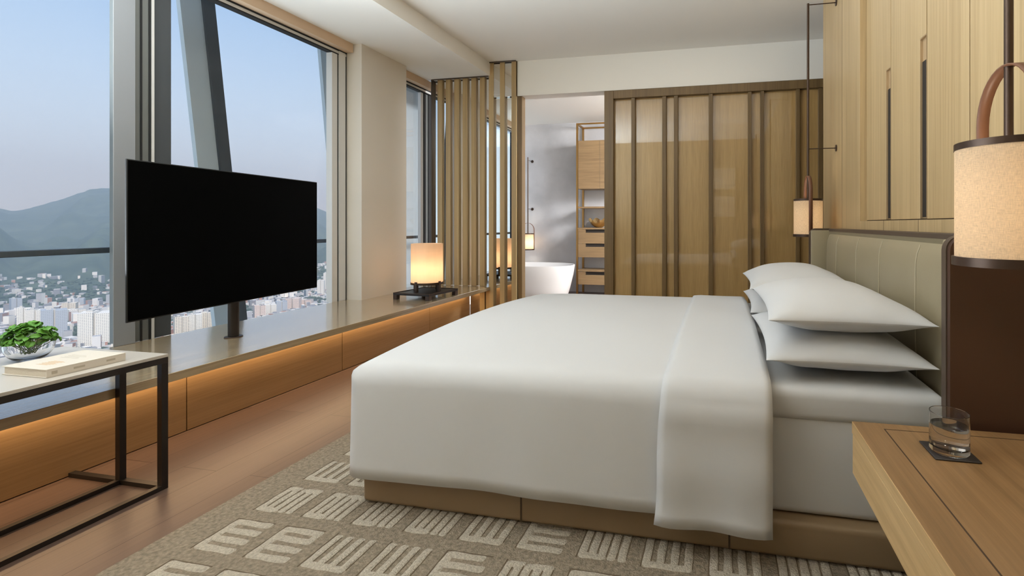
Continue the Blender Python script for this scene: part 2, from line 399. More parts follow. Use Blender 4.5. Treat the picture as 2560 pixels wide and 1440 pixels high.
MB().box(XP, -3.70, 5.45, 5.505, .4405, 2.86).build('jamb', M['frame_white'], w3)
MB().box(XP, -3.69, 5.505, 5.55, .4405, 2.86).box(XP, -3.69, 5.60, 5.67, .4405, 2.86).build('jamb_dark', M['gasket'], w3)
MB().box(XP, -3.70, 5.55, 5.60, .4405, 2.86).build('jamb_grey', M['alu_dark'], w3)
window(4, 5.67, YF, 5.67, YF)
mu_ = thing('trim_2', (-3.7, 2.45, .44), None, None, kind='structure')     # the broad mullion
MB().box(-3.664, -3.66, 2.277, 2.393, .4405, ZS, .002, 1).build('mullion_face', M['alu'], mu_)
MB().box(-3.80, -3.69, 2.345, 2.497, .4405, ZS).build('mullion_channel', M['alu_dark'], mu_)
MB().box(-3.69, -3.684, 2.436, 2.446, .4405, ZS).box(-3.69, -3.685, 2.484, 2.496, .4405, ZS).build('gasket', M['gasket'], mu_)
MB().box(-3.80, -3.682, 2.498, 2.513, .4405, ZS).build('mullion_bead', M['frame_white'], mu_)
MB().box(-3.80, -3.70, 2.514, 2.625, .4405, ZS).build('mullion_side', M['steel_dark'], mu_)

# window ledge: oak slab, lit fascia panels set back under it
ld = thing('window_ledge', (-3.2, 2.4, 0), 'long glossy oak window ledge running below the glass with lit underside', 'ledge')
MB().box(XL-.03, XB, YB, YS+.03, .395, .44, .002, 1).build('ledge_top', M['oak_ledge'], ld)
ps = [YB, .9, 2.232, 3.409, 4.62, YS+.03]
for i in range(len(ps)-1):
    MB().box(-3.07, -3.03, ps[i]+.003, ps[i+1]-.003, .004, .394, .001, 1).build('front_panel', M['oak_panel'], ld)
MB().box(-3.10, -3.071, YB, YS+.03, 0, .394).build('backing', M['groove'], ld)
d = bpy.data.lights.new('ledge_strip_light', 'AREA'); d.shape = 'RECTANGLE'; d.size = .02; d.size_y = 5.8; d.energy = 20.5; d.color = (1, .72, .42)
o = bpy.data.objects.new('ledge_strip_light', d); COL.objects.link(o); o.location = (-3.005, 2.45, .388); o.rotation_euler = (0, 0, 0)

# slat screen with a mirror behind it
sl = thing('slat_screen', (-2.9, YS, 0), 'tall bronzed timber slat screen standing at the end of the window ledge', 'screen')
for px in (-3.457, -3.344, -3.228, -3.113, -2.997, -2.883):
    MB().box(px, px+.064, YS+.004, YS+.03, .441, ZS-.002, .002, 1).build('slat', M['slat'], sl)
for px in (-2.883, -2.80):
    MB().box(px, px+.064, YS+.004, YS+.03, 0, .394, .002, 1).build('slat', M['slat'], sl)
for px in (-2.757, -2.612, -2.462):
    MB().box(px, px+.06, YS-.01, YS+.03, .0005, ZC-.002, .002, 1).build('slat', M['slat'], sl)
MB().box(-3.535, -3.525, YS-.012, YS+.045, .441, ZS-.002).build('edge_strip', M['bronze_trim'], sl)
MB().box(-2.396, -2.345, YS+.031, YS+.13, .0005, 2.74).build('end_post', M['screen_frame'], sl)
MB().box(-3.525, -2.76, YS-.02, YS-.01, ZS-.014, ZS-.002).box(-2.76, -2.4, YS-.03, YS-.02, ZC-.014, ZC-.002).build('top_rail', M['bronze_trim'], sl)
mi = MB().box(-3.525, XB-.001, YS+.033, YS+.046, .441, ZS-.002).box(XB+.001, -2.397, YS+.033, YS+.046, .0005, 2.735).box(XB+.001, -2.402, YS+.0, YS+.0195, 2.735, ZC-.002).box(-3.02, XB-.001, YS+.033, YS+.046, .0005, .394)
tag(mi.build('wall_mirror', M['mirror']), 'tall mirror set behind the bronzed slats reflecting lamp and window', 'mirror')
tag(MB().box(-3.53, -2.40, YS+.047, YS+.12, .441, 3.0).box(-3.02, -2.40, YS+.047, YS+.12, 0, .394).build('wall_screen', M['plaster']), kind='structure')

# sliding screen before the closet
ss = thing('sliding_screen', (-.1, 5.47, 0), 'glazed sliding screen with bronze oak frame and woven timber panels', 'screen')
zt = 2.738
MB().box(-1.32, -1.212, 5.44, 5.52, .001, zt, .003, 1).box(-1.2118, 2.19, 5.44, 5.52, 2.645, zt, .003, 1).box(-1.2118, 2.19, 5.44, 5.52, .001, .09).build('frame', M['screen_frame'], ss)
bars = [(-1.004, -.962), (-.649, -.603), (-.517, -.472), (-.131, -.087), (.292, .33), (.422, .46), (.791, .827), (1.017, 1.057), (1.5, 1.54)]
for x0, x1 in bars: MB().box(x0, x1, 5.45, 5.50, .091, 2.644, .002, 1).build('bar', M['screen_frame'], ss)
ed = [-1.212]+[v for p in bars for v in p]+[2.19]
for k in range(0, len(ed)-1, 2): MB().box(ed[k]-.004, ed[k+1]+.004, 5.502, 5.515, .091, 2.644).build('panel', M['screen_panel'], ss)

# ------------------------------------------------------------------ rug
rg = thing('rug', (-.6, 2.3, 0), 'taupe rug carved with pale comb shaped motifs under the bed', 'rug')
MB().box(-2.07, .86, .3, 4.3, .0005, .0158, .006, 2).build('rug_pile', M['rug_dark'], rg)
pt = MB(); ct = MB(); rr = random.Random(3)
PX, PY, BW, BH = .232, .243, .172, .176
def stroke(x0, x1, y0, y1):
    """one looped-pile bar with a soft wavering edge"""
    lx = abs(x1-x0) > abs(y1-y0); L = (x1-x0) if lx else (y1-y0); W = (y1-y0) if lx else (x1-x0); n = max(4, int(L/.012)); rows = []
    zt_ = .0195+rr.uniform(-.0006, .0008); p1, p2 = rr.uniform(0, 6), rr.uniform(0, 6)
    for i in range(n+1):
        u = L*i/n; e = 1 if 0 < i < n else .8
        lo, hi = -.0012*math.sin(p1+u*60)-rr.uniform(0, .0015), W+.0012*math.sin(p2+u*50)+rr.uniform(0, .0015)
        mid = (lo+hi)/2; lo, hi = mid+(lo-mid)*e, mid+(hi-mid)*e
        prof_ = [(lo-.003, .0148), (lo+.002, zt_-.0015), (lo+.006, zt_), (hi-.006, zt_), (hi-.002, zt_-.0015), (hi+.003, .0148)]
        if i in (0, n): prof_ = [(v, .0148) for v, z in prof_]
        rows.append([((x0+u, y0+v, z) if lx else (x0+v, y0+u, z)) for v, z in prof_])
    pt.grid(rows)
def cut(x0, x1, y0, y1):
    ct.box(x0, x1, y0, y1, .0150, .0168)
def glyph(x, y, kind):
    s = .027
    if kind in 'EFB':                      # bars run across, with a spine
        n = 4
        for k in range(n):
            yy = y+k*(BH-s)/(n-1); e = 0 if (kind != 'F' or k % 2 == 0) else .02
            stroke(x, x+BW-e, yy, yy+s)
        stroke(x, x+s, y, y+BH)
        if kind == 'B': stroke(x+BW-s, x+BW, y+(BH-s)*.66, y+BH)
        if kind == 'F': stroke(x+BW-s, x+BW, y, y+(BH-s)*.36)
        cut(x-.007, x-.002, y-.004, y+BH+.004); cut(x-.004, x+BW, y+BH+.001, y+BH+.005)
    else:                                  # bars run lengthwise
        n = 5 if kind == 'U' else 4
        for k in range(n):
            xx = x+k*(BW-s)/(n-1); stroke(xx, xx+s*.92, y, y+BH)
            cut(xx+s*.95, xx+s*.95+.004, y+.015, y+BH-.015)
        stroke(x, x+BW*(.55 if kind == 'U' else 1), y, y+s); 
        if kind == 'U': stroke(x+BW*.5, x+BW, y+BH-s, y+BH); stroke(x, x+BW*.4, y+BH-s, y+BH)
        cut(x-.007, x-.002, y-.004, y+BH+.004)
fixed = {(0, 1): 'E', (0, 2): 'U', (0, 3): 'M', (1, 1): 'B', (1, 2): 'U', (2, 1): 'M', (0, 0): 'E', (1, 0): 'F', (1, 3): 'M'}
for i in range(12):
    for k in range(-4, 12):
        x, y = -1.892+i*PX, 1.412+(k-1)*PY
        if y < .35 or y > 4.05 or x > .6: continue
        glyph(x, y, fixed.get((i, k)) or rr.choice('EFBUMUM'))
pt.build('motif', M['rug_light'], rg); ct.build('carved_line', M['rug_cut'], rg)

# ------------------------------------------------------------------ bed
BY0, BY1, BYC = 1.785, 3.785, 2.785
bed = thing('bed', (-.3, BYC, 0), 'large bed with taupe leather base and winged sage leather headboard', 'bed')
MB().box(-1.49, .76, BY0, BY1, .0215, .152, .02, 4).build('bed_base', M['leather_base'], bed)
for x in (-.77, .03): MB().box(x-.0035, x+.0035, BY0-.0012, BY0+.004, .034, .142).build('base_seam', M['seam'], bed)
hb = thing('headboard', (.8, BYC, 0), None, None); hb.parent = bed; hb.location = Vector((.8, BYC, 0))-Vector((-.3, BYC, 0))
HY0, HY1, HT, HX = 1.585, 3.915, 1.165, .655
# shell: dark leather outside, bronze edge, upholstered inside
sh = MB(); sh.box(.845, .878, HY0, HY1, .02, HT, .004, 2)
def wing(m_, y0, y1, x0, x1, z1, r=.045):
    b = bmesh.new(); pr = [(x0, .02), (x1, .02), (x1, z1)]+[(x0+r-r*math.sin(a), z1-r+r*math.cos(a)) for a in [k*PI/12 for k in range(7)]]
    A = [b.verts.new((x, y0, z)) for x, z in pr]; B = [b.verts.new((x, y1, z)) for x, z in pr]; n = len(pr)
    for i in range(n): b.faces.new((A[i], A[(i+1) % n], B[(i+1) % n], B[i]))
    b.faces.new(A); b.faces.new(B[::-1]); m_.add(b)
wing(sh, HY0, HY0+.02, HX+.003, .85, HT); wing(sh, HY1-.02, HY1, HX+.003, .85, HT)
sh.build('shell', M['leather_dark'], hb)
tr = MB()
wing(tr, HY0+.0205, HY0+.05, HX, .80, HT+.002); wing(tr, HY1-.05, HY1-.0205, HX, .80, HT+.002)
tr.box(.79, .8445, HY0+.0505, HY1-.0505, .9, HT+.001, .003, 1)
tr.build('bronze_edge', M['bronze_trim'], hb)
# back cushion, domed at the top, in stitched widths
def cushion(y0, y1, nx=.765):
    rows = []
    for k in range(25):
        z = .30+k*(HT-.012-.30)/24; tz = (z-.30)/(HT-.312)
        row = []
        for i in range(49):
            y = y0+(y1-y0)*i/48
            xx = nx+.02*(1-(min(1, max(0, (tz-.0)))**1)) - .012*math.sin(PI*tz)
            if tz > .86: xx += .055*(1-math.sqrt(max(0, 1-((tz-.86)/.14)**2)))
            e = min(i, 48-i)/48
            if e < .03: xx += .02*(1-e/.03)**2
            row.append((xx, y, z))
        rows.append(row)
    return rows
c_ = MB(); c_.grid(cushion(HY0+.062, HY1-.062)); c_.box(.79, .842, HY0+.062, HY1-.062, .05, HT-.02)
cu = c_.build('back_cushion', M['leather'], hb)
for y in (3.487, 2.998, 2.586, 2.131):
    rws = cushion(0, 1); stt = MB()
    pts = [(r[24][0]-.0016, r[24][2]) for r in rws]
    for (xa, za), (xb, zb) in zip(pts[:-2], pts[1:-1]): stt.rod((xa, y, za), (xb, y, zb), .0022, 6)
    stt.build('stitched_seam', M['stitch'], hb)
for y0, y1, nm in ((HY0+.05, HY0+.066, 0), (HY1-.066, HY1-.05, 1)):
    wv = MB(); wv.box(HX+.008, .80, y0+.0003, y1-.0003, .05, HT-.012, .007, 3); wv.build('wing_pad', M['leather'], hb)

# mattress with a topper
mt = thing('mattress', (-.35, BYC, .15), 'white sheeted mattress with a thin topper on the leather bed base', 'mattress')
o = MB().box(-1.44, .755, 1.832, 3.738, .1525, .60, .03, 4).build('mattress_body', M['linen_white'], mt)
for f in o.data.polygons: f.use_smooth = True
o = MB().box(-1.445, .757, 1.818, 3.752, .492, .612, .035, 5).build('topper', M['linen_white'], mt)
for f in o.data.polygons: f.use_smooth = True

# duvet: rings from the middle outward, then down the sides
DX0, DX1, DY0, DY1 = -1.525, .16, 1.728, 3.842
rr = random.Random(11)
def outline():
    P = []   # (x, y, zbottom, nx, ny)
    def seg(p, q, n, zb):
        for i in range(n): P.append((p[0]+(q[0]-p[0])*i/n, p[1]+(q[1]-p[1])*i/n, zb))
    r = .06
    seg((DX1, DY0), (DX0+r, DY0), 40, .16)
    for k in range(7): a_ = -PI/2-k*PI/12; P.append((DX0+r+r*math.cos(a_), DY0+r+r*math.sin(a_), .16))
    seg((DX0, DY0+r), (DX0, DY1-r), 40, .16)
    for k in range(7): a_ = PI-k*PI/12; P.append((DX0+r+r*math.cos(a_), DY1-r+r*math.sin(a_), .16))
    seg((DX0+r, DY1), (DX1, DY1), 40, .16)
    seg((DX1+.001, DY1-.001), (DX1+.001, DY0+.001), 36, .612)
    P.append((DX1+.001, DY0+.001, .612))
    return P
def top_z(x, y):
    v = (y-BYC)/1.06; u = max(0, (-1.1-x)/.42)
    return .628+.045*(1-v*v)-.018*u*u
OUT = outline(); rings = []
TS = [0, .15, .3, .45, .6, .72, .82, .9]
cxm = -.68
for tt in TS:
    ring = []
    for (x, y, zb) in OUT:
        px_, py_ = cxm+(x-cxm)*tt, BYC+(y-BYC)*tt
        z = top_z(px_, py_)+.004*math.sin(px_*7+py_*3)*math.sin(py_*5)
        ring.append((px_, py_, z))
    rings.append(ring)
def inset(x, y, dd):
    ix = min(max(x, DX0+dd), DX1-(dd if x > DX1-.01 else 0)); iy = min(max(y, DY0+dd), DY1-dd)
    return ix, iy
for k in range(7):
    a_ = k*PI/12; dd = .075*(1-math.sin(a_)); dz = .085*(1-math.cos(a_)); ring = []
    for (x, y, zb) in OUT:
        ix, iy = inset(x, y, dd); zt_ = top_z(ix, iy)
        if zb > .5: ix = x; dz2 = dz*.2
        else: dz2 = dz
        ring.append((ix, iy, max(zt_-dz2, zb)))
    rings.append(ring)
for k in range(1, 9):
    ring = []
    for i, (x, y, zb) in enumerate(OUT):
        z0 = rings[14][i][2]; z = z0+(zb-z0)*k/8; fl = 0 if zb > .5 else k/8
        nx_ = (-1 if x < DX0+.02 else 0); ny_ = (-1 if y < DY0+.02 else (1 if y > DY1-.02 else 0))
        wv = .006*math.sin(x*9+1)+.004*math.sin(x*17+y*8)
        am = fl*(.003+wv*.6)
        zz = z+ (0 if zb > .5 else (k/8)*.003*math.sin(x*6+y*4))
        ring.append((x+nx_*am, y+ny_*am, zz))
    rings.append(ring)
dv = thing('duvet', (-.7, BYC, .62), 'smooth white duvet spread over the bed hanging to its base', 'duvet')
dm = MB(); dm.grid(rings, closed_v=True); bmesh.ops.remove_doubles(dm.bm, verts=dm.bm.verts, dist=.0002)
do = dm.build('cover', M['linen_white'], dv); solid(do, .012, -1)
# the turned-back band at the head end
prof = []
def pz(y): return top_z(-.03, y)+.012
for k in range(11): prof.append((DY0-.024+.004*math.sin(k), .135+k*(.54-.135)/10))
for k in range(1, 8): a_ = k*PI/16; prof.append((DY0-.022+.085*(1-math.cos(a_)), .54+(pz(DY0+.06)-.54)*math.sin(a_)))
for k in range(1, 30): y = DY0+.063+(DY1-DY0-.126)*k/30; prof.append((y, pz(y)))
for k in range(7, 0, -1): a_ = k*PI/16; prof.append((DY1+.022-.085*(1-math.cos(a_)), .54+(pz(DY0+.06)-.54)*math.sin(a_)))
for k in range(10, -1, -1): prof.append((DY1+.024, .135+k*(.54-.135)/10))
rows = []
for i in range(15):
    u = i/14; row = []
    for j, (y, z) in enumerate(prof):
        hang = max(0, (.55-z)/.42)
        xl = -.20-.045*hang+.012*math.sin(z*9); xr = .172
        x = xl+(xr-xl)*u
        bul = .012*math.sin(PI*min(1, u*6)/2) if u < .17 else .012
        if u > .93: bul -= .006*(u-.93)/.07
        wr_ = hang*.008*math.sin(u*9+z*3)
        sgn = -1 if y < BYC else 1
        if z < .56: row.append((x, y+sgn*(bul*.6+wr_), z))
        else: row.append((x, y, z+bul*.6+.003*math.sin(y*9+u*3)))
    rows.append(row)
fo = MB(); fo.grid(rows); fo = fo.build('folded_band', M['linen_white'], dv); solid(fo, .016, -1)
fo['label'] = 'turned back white duvet edge'

# pillows
def pillow(name, c, ax, ay, H, label, tilt=0, rz=0, seed=0, rx=0):
    q = random.Random(seed); N = 22; top, bot = [], []
    p = thing(name, c, label, 'pillow', None)
    mbm = MB(); ph = q.uniform(0, 6)
    for sgn in (1, -1):
        rows = []
        for i in range(N+1):
            u = math.sin((-1+2*i/N)*PI/2); row = []
            for j in range(N+1):
                v = math.sin((-1+2*j/N)*PI/2)
                e = max(0, 1-abs(u)**2.4)**.62*max(0, 1-abs(v)**3.2)**.6
                x = ax*u*(1-.085*(1-v*v)); y = ay*v*(1-.05*(1-u*u))
                cr = .006*math.sin(9*u+4*v+ph)*math.sin(7*v-3*u)*(1-e)*(1 if abs(u) < .98 and abs(v) < .98 else 0)
                z = sgn*H*(1.0 if sgn > 0 else .8)*e+cr
                row.append(Vector((x, y, z)))
            rows.append(row)
        Mx = Matrix.Rotation(rz, 4, 'Z') @ Matrix.Rotation(tilt, 4, 'Y') @ Matrix.Rotation(rx, 4, 'X')
        mbm.grid([[Vector(c)+(Mx @ v_) for v_ in r_] for r_ in rows])
    bmesh.ops.remove_doubles(mbm.bm, verts=mbm.bm.verts, dist=.0015)
    o = mbm.build('pillowcase', M['pillow'], p); mod_sub(o, 1)
    return p
pillow('pillow', (.45, 2.30, .700), .288, .455, .095, 'white pillow lying flat on the mattress, under another at the near bedside', tilt=0, seed=1)
pillow('pillow', (.455, 2.31, .845), .285, .455, .100, 'puffy white pillow on top of the stack nearest the oak nightstand', tilt=.0, seed=2)
pillow('pillow', (.45, 3.27, .700), .288, .45, .095, 'white pillow at the bottom of the stack nearest the sliding screen', tilt=0, seed=3)
pillow('pillow', (.445, 3.27, .842), .288, .455, .102, 'puffy white pillow on top of the stack nearest the sliding screen', tilt=-.03, seed=4)

# ------------------------------------------------------------------ wall lamps
def wall_lamp(loc, label, bulb, rod_top=2.93, arms=(1.79, 2.92), wall=(1, 0)):
    """a rod held off the wall by two arms, carrying a strapped drum shade"""
    x, y = loc; wx, wy = wall
    r = thing('wall_lamp', (x, y, 1.1), label, 'lamp')
    D = .88-.671                             # reach from rod to wall
    zb, zt_ = 1.108, 1.392; rad = .107
    MB().rod((x, y, zb+.02), (x, y, rod_top), .0095, 16).build('rod', M['bronze'], r)
    for z in arms:
        am = MB(); am.rod((x, y, z), (x+wx*(D-.001), y+wy*(D-.001), z), .004, 10)
        ao = am.build('bracket', M['bronze'], r)
        disc = MB(); disc.cyl((x+wx*(D-.007) if wx else x, y+wy*(D-.007) if wy else y, z), .026, .006, 24, 'X' if wx else 'Y', bev=.001)
        disc.build('wall_plate', M['bronze'], ao)
    MB().lathe([(rad, zb+.012), (rad, zt_-.012), (rad-.002, zt_-.012), (rad-.002, zb+.012)], (x, y, 0), 64, closed=True).build('lamp_shade', M['shade'], r)
    for nm, z0, z1, rd in (('top_band', zt_-.012, zt_+.004, rad+.0015), ('bottom_band', zb-.008, zb+.013, rad+.006)):
        MB().lathe([(rd, z0), (rd, z1), (rad-.006, z1), (rad-.006, z0)], (x, y, 0), 64, closed=True, smooth=False).build(nm, M['bronze'], r)
    # spokes and bulb inside
    sp = MB()
    for k in range(3): sp.rod((x, y, zb+.004), (x+(rad-.004)*math.cos(k*2.094), y+(rad-.004)*math.sin(k*2.094), zb+.004), .003, 8)
    sp.build('spider', M['bronze'], r)
    # strap: flat band up one side, over, and down the other
    px_, py_ = (-wy, wx)                     # runs along the wall
    def band(k): 
        return None
    path = [(-rad-.010, zb-.006), (-rad-.010, zt_+.06)]
    for k in range(1, 16): a_ = PI-k*PI/16; path.append(((rad+.010)*math.cos(a_), zt_+.06+.125*math.sin(a_)))
    path += [(rad+.010, zt_+.06), (rad+.010, zb-.006)]
    hw = .014; rows = []
    for s_, z in path: rows.append([(x+px_*s_+wx*q*hw, y+py_*s_+wy*q*hw, z) for q in (-1, 1)])
    st = MB(); st.grid(rows); so = st.build('strap', M['strap'], r); solid(so, .004, 0)
    ld_ = bpy.data.lights.new('bulb_light', 'POINT'); ld_.energy = bulb; ld_.color = (1, .90, .74); ld_.shadow_soft_size = .03
    lo = bpy.data.objects.new('bulb_light', ld_); COL.objects.link(lo); lo.parent = r; lo.location = (0, 0, .13)
    return r
wall_lamp((.671, 1.316), 'large linen drum wall lamp on a bronze rod above the oak nightstand', 4.5)
wall_lamp((.671, 4.02), 'linen drum wall lamp on a bronze rod beyond the far side of the bed', 4.5)
wall_lamp((-3.34, YF-.209), 'small lit wall lamp on the grey bathroom wall above the tub', 4, rod_top=2.56, arms=(1.468, 2.33), wall=(0, 1))
for o in [o for o in COL.objects if o.name.startswith('wall_lamp')][2:]:   # the bathroom lamp hangs lower
    o.location.z -= .36
    for ch in o.children:
        if ch.name.startswith('bracket'): ch.location.z += .36
        if ch.name.startswith('rod'): ch.location.z += .18; 

# ------------------------------------------------------------------ nightstand, glass
ns = thing('nightstand', (.63, 1.1, .45), 'wall hung oak nightstand with a grooved top beside the bed', 'nightstand')
NX0, NX1, NY0, NY1 = .385, .878, .62, 1.56
MB().box(NX0, NX1, NY0, NY1, .574, .61, .0015, 1).build('top', M['oak_night'], ns)
MB().box(NX0+.001, NX1, NY0, NY1-.001, .455, .5715, .0015, 1).build('drawer_box', M['oak_lit'], ns)
MB().box(NX0+.004, NX1, NY0+.004, NY1-.004, .5714, .5742).build('shadow_gap', M['groove'], ns)
MB().box(NX0+.074, NX0+.0775, NY0, NY1-.045, .6085, .6104).box(NX0+.074, NX1, NY1-.0455, NY1-.042, .6085, .6104).build('inlay_groove', M['groove'], ns)
MB().box(NX0-.0008, NX0+.002, NY0, NY1-.0015, .5755, .609).build('lit_edge', M['oak_lit'], ns)  # thin strip carrying the painted lit tone along the top's edge
MB().box(.62, .878, .75, 1.45, .02, .454).build('wall_plinth', M['oak_night'], ns)
gx, gy = .577, 1.395
tag(MB().box(gx-.052, gx+.052, gy-.052, gy+.052, .6101, .6145, .004, 3).build('coaster', M['coaster']), 'square black leather coaster under the water glass', 'coaster')
tg = thing('tumbler', (gx, gy, .6146), 'clear glass tumbler half filled with water on a black coaster', 'glass')
r_, h_ = .0445, .1005; zb = .6147
MB().lathe([(0, 0), (r_-.003, 0), (r_, .004), (r_, h_-.001), (r_-.0008, h_), (r_-.0016, h_-.001), (r_-.0018, .018), (r_-.008, .0125), (0, .0115)], (gx, gy, zb), 64).build('tumbler_glass', M['glass'], tg)
MB().lathe([(0, .0113), (r_-.0082, .0123), (r_-.0016, .018), (r_-.0015, .068), (0, .068)], (gx, gy, zb), 64).build('water', M['water'], tg)

# ------------------------------------------------------------------ television on a post
tvc = Vector((-3.085, 2.615)); ang = math.atan2(3.32-1.91, -(3.178-2.986))
tv = thing('television', (-3.21, 2.655, .44), 'large black flat television turned on a post fixed to the ledge', 'television')
def tvbox(u0, u1, d0, d1, z0, z1, bev=0):
    b_ = MB(); b_.box(u0, u1, d0, d1, z0, z1, bev, 2)
    bmesh.ops.rotate(b_.bm, cent=(0, 0, 0), matrix=Matrix.Rotation(ang, 3, 'Z'), verts=b_.bm.verts)
    bmesh.ops.translate(b_.bm, vec=(tvc.x, tvc.y, 0), verts=b_.bm.verts)
    return b_
TW = 1.41
tvbox(-TW/2, TW/2, .001, .010, .690, 1.536, .003).build('housing', M['tv_frame'], tv)
tvbox(-TW/2+.006, TW/2-.006, -.0012, .0008, .697, 1.530).build('screen', M['tv_screen'], tv)
tvbox(-.42, .42, .0105, .07, .80, 1.30, .01).build('rear_housing', M['tv_frame'], tv)
px_, py_ = -3.21, 2.655
p_ = tvbox(-.12, .12, .071, .10, .85, 1.25); p_.build('mounting_plate', M['dark_metal'], tv)
MB().cyl((px_, py_, .446), .031, .70, 32, bev=.002).build('post', M['dark_metal'], tv)
MB().cyl((px_, py_, .4402), .052, .006, 40, bev=.002).build('base_plate', M['bronze'], tv)

# ------------------------------------------------------------------ C shaped side table, book, bowl of leaves
tb = thing('side_table', (-2.8, 1.2, 0), 'slim dark steel side table sliding over the window ledge', 'table')
TX0, TX1, TY0, TY1, TZ = -3.105, -2.462, .55, 1.735, .61
MB().box(TX0, TX1, TY0, TY1, TZ-.014, TZ, .001, 1).build('tabletop', M['tabletop'], tb)
tp_ = MB(); q_ = .026
tp_.box(TX0, TX1, TY1-q_, TY1, TZ-.04, TZ-.0145).box(TX0, TX1, TY0, TY0+q_, TZ-.04, TZ-.0145)
tp_.box(TX1-q_, TX1, TY0+q_, TY1-q_, TZ-.04, TZ-.0145).box(TX0, TX0+q_, TY0+q_, TY1-q_, TZ-.04, TZ-.0145)
tp_.build('top_frame', M['dark_metal'], tb)
for x in (TX1-q_, -2.735):
    for y in (TY1-q_, TY0): MB().box(x, x+q_, y, y+q_, .0202, TZ-.0402).build('leg', M['dark_metal'], tb)
bf = MB()
bf.box(-3.025, TX1, TY1-q_, TY1, .0005, .02).box(-3.025, TX1, TY0, TY0+q_, .0005, .02)
for x in (TX1-q_, -2.735): bf.box(x, x+q_, TY0+q_, TY1-q_, .0005, .02)
bf.build('base_frame', M['dark_metal'], tb)

bk = thing('book', (-2.64, 1.49, TZ), 'pale hardback book with faint gold print on the side table', 'book')
B0, B1, C0, C1 = -2.757, -2.520, 1.36, 1.612
MB().box(B0, B1, C0, C1, TZ+.0004, TZ+.0034, .001, 1).box(B0, B1, C0, C1, TZ+.0306, TZ+.0336, .001, 1).box(B1-.004, B1, C0, C1, TZ+.003, TZ+.031, .001, 1).build('cover', M['cover'], bk)
MB().box(B0+.006, B1-.0042, C0+.005, C1-.005, TZ+.0036, TZ+.0304).build('pages', M['pages'], bk)
pr = MB()
for k in range(9): pr.box(-2.66+.004*(k % 3), -2.60+.006*(k % 4), 1.405+k*.006, 1.4075+k*.006, TZ+.0335, TZ+.0338)
pr.build('cover_print', M['print_gold'], bk)
pr = MB()
for k in range(4): pr.box(-2.70, -2.60-.02*(k % 2), 1.50+k*.012, 1.503+k*.012, TZ+.0335, TZ+.0338)
pr.build('title_print', M['print_grey'], bk)
for y0, y1, e_ in ((1.375, 1.392, .002), (1.44, 1.475, 0), (1.545, 1.575, 0)): MB().box(B1-.0002, B1+.0003, y0, y1, TZ+.013-e_, TZ+.021+e_).build('spine_print', M['print_grey'], bk)

bx, by = -2.935, 1.53
bo = thing('glass_bowl', (bx, by, TZ), 'round clear glass bowl on the side table holding green leaves', 'bowl')
pf = []
for k in range(14): a_ = -PI/2+.42+k*(PI*.62)/13; pf.append((.076*math.cos(a_), .069+.076*math.sin(a_)))
outer = [(0, .0004), (.028, .0004)]+pf
inner = [(r-.004*min(1, r/.05), z+(.004 if k < 3 else .001)) for k, (r, z) in enumerate(pf)][::-1]
MB().lathe(outer+inner+[(0, .006)], (bx, by, TZ), 56).build('bowl_glass', M['glass'], bo)
pl = thing('leafy_plant', (bx, by, TZ+.03), 'bushy green leafy plant filling the round glass bowl', 'plant')
lf = MB(); q = random.Random(21); stm = MB()
for k in range(120):
    th = q.uniform(0, 2*PI); ph = math.acos(q.uniform(-.12, 1)); rr_ = .081*q.uniform(.72, 1.0)
    c = Vector((bx+rr_*math.sin(ph)*math.cos(th), by+rr_*math.sin(ph)*math.sin(th), TZ+.085+rr_*.95*math.cos(ph)))
    nrm = (c-Vector((bx, by, TZ+.05))).normalized()+Vector((q.uniform(-.5, .5), q.uniform(-.5, .5), q.uniform(-.1, .7)))
    Q = nrm.to_track_quat('Z', 'Y').to_matrix() @ Matrix.Rotation(q.uniform(0, 6.28), 3, 'Z'); L, W = q.uniform(.015, .024), q.uniform(.010, .0165)
    rows = []
    for i in range(7):
        u = -1+2*i/6; ww = W*math.sqrt(max(0, 1-u*u*.98))
        rows.append([c+Q @ Vector((L*u, ww*v, .006*(abs(v)**2)-.006*u*u-.0015*math.cos(u*9)*abs(v))) for v in (-1, -.5, 0, .5, 1)])
    lf.grid(rows)
    if k % 4 == 0: stm.rod((bx+q.uniform(-.02, .02), by+q.uniform(-.02, .02), TZ+.03), c-nrm.normalized()*.004, .0014, 6)
lo_ = lf.build('leaves', M['leaf'], pl); solid(lo_, .0008, 0); stm.build('stems', M['stem'], pl)

# ------------------------------------------------------------------ ledge lamp on its tray
ty = thing('lamp_tray', (-2.99, 4.53, .44), 'low dark metal tray on block feet under the ledge lamp', 'tray')
tcx, tcy, ta = -3.01, 4.535, math.radians(-5)
def trot(m_): bmesh.ops.rotate(m_.bm, cent=(tcx, tcy, 0), matrix=Matrix.Rotation(ta, 3, 'Z'), verts=m_.bm.verts); return m_
TWX, TWY = .215, .235
trot(MB().box(tcx-TWX, tcx+TWX, tcy-TWY, tcy+TWY, .482, .500, .001, 1)).build('tray_plate', M['dark_metal'], ty)
tl = MB()
for x0, x1, y0, y1 in ((-TWX, TWX, -TWY, -TWY+.008), (-TWX, TWX, TWY-.008, TWY), (-TWX, -TWX+.008, -TWY+.008, TWY-.008), (TWX-.008, TWX, -TWY+.008, TWY-.008)):
    tl.box(tcx+x0, tcx+x1, tcy+y0, tcy+y1, .500, .506)
trot(tl).build('rim', M['bronze'], ty)
for sx in (-1, 1):
    for sy in (-1, 1):
        x, y = tcx+sx*(TWX-.022), tcy+sy*(TWY-.022)
        trot(MB().box(x-.022, x+.022, y-.022, y+.022, .4402, .4818, .001, 1)).build('foot', M['bronze'], ty)
tlx, tly = -3.02, 4.56
tl_ = thing('table_lamp', (tlx, tly, .5), 'glowing cylinder table lamp with cream paper shade on the ledge', 'lamp')
rad = .158
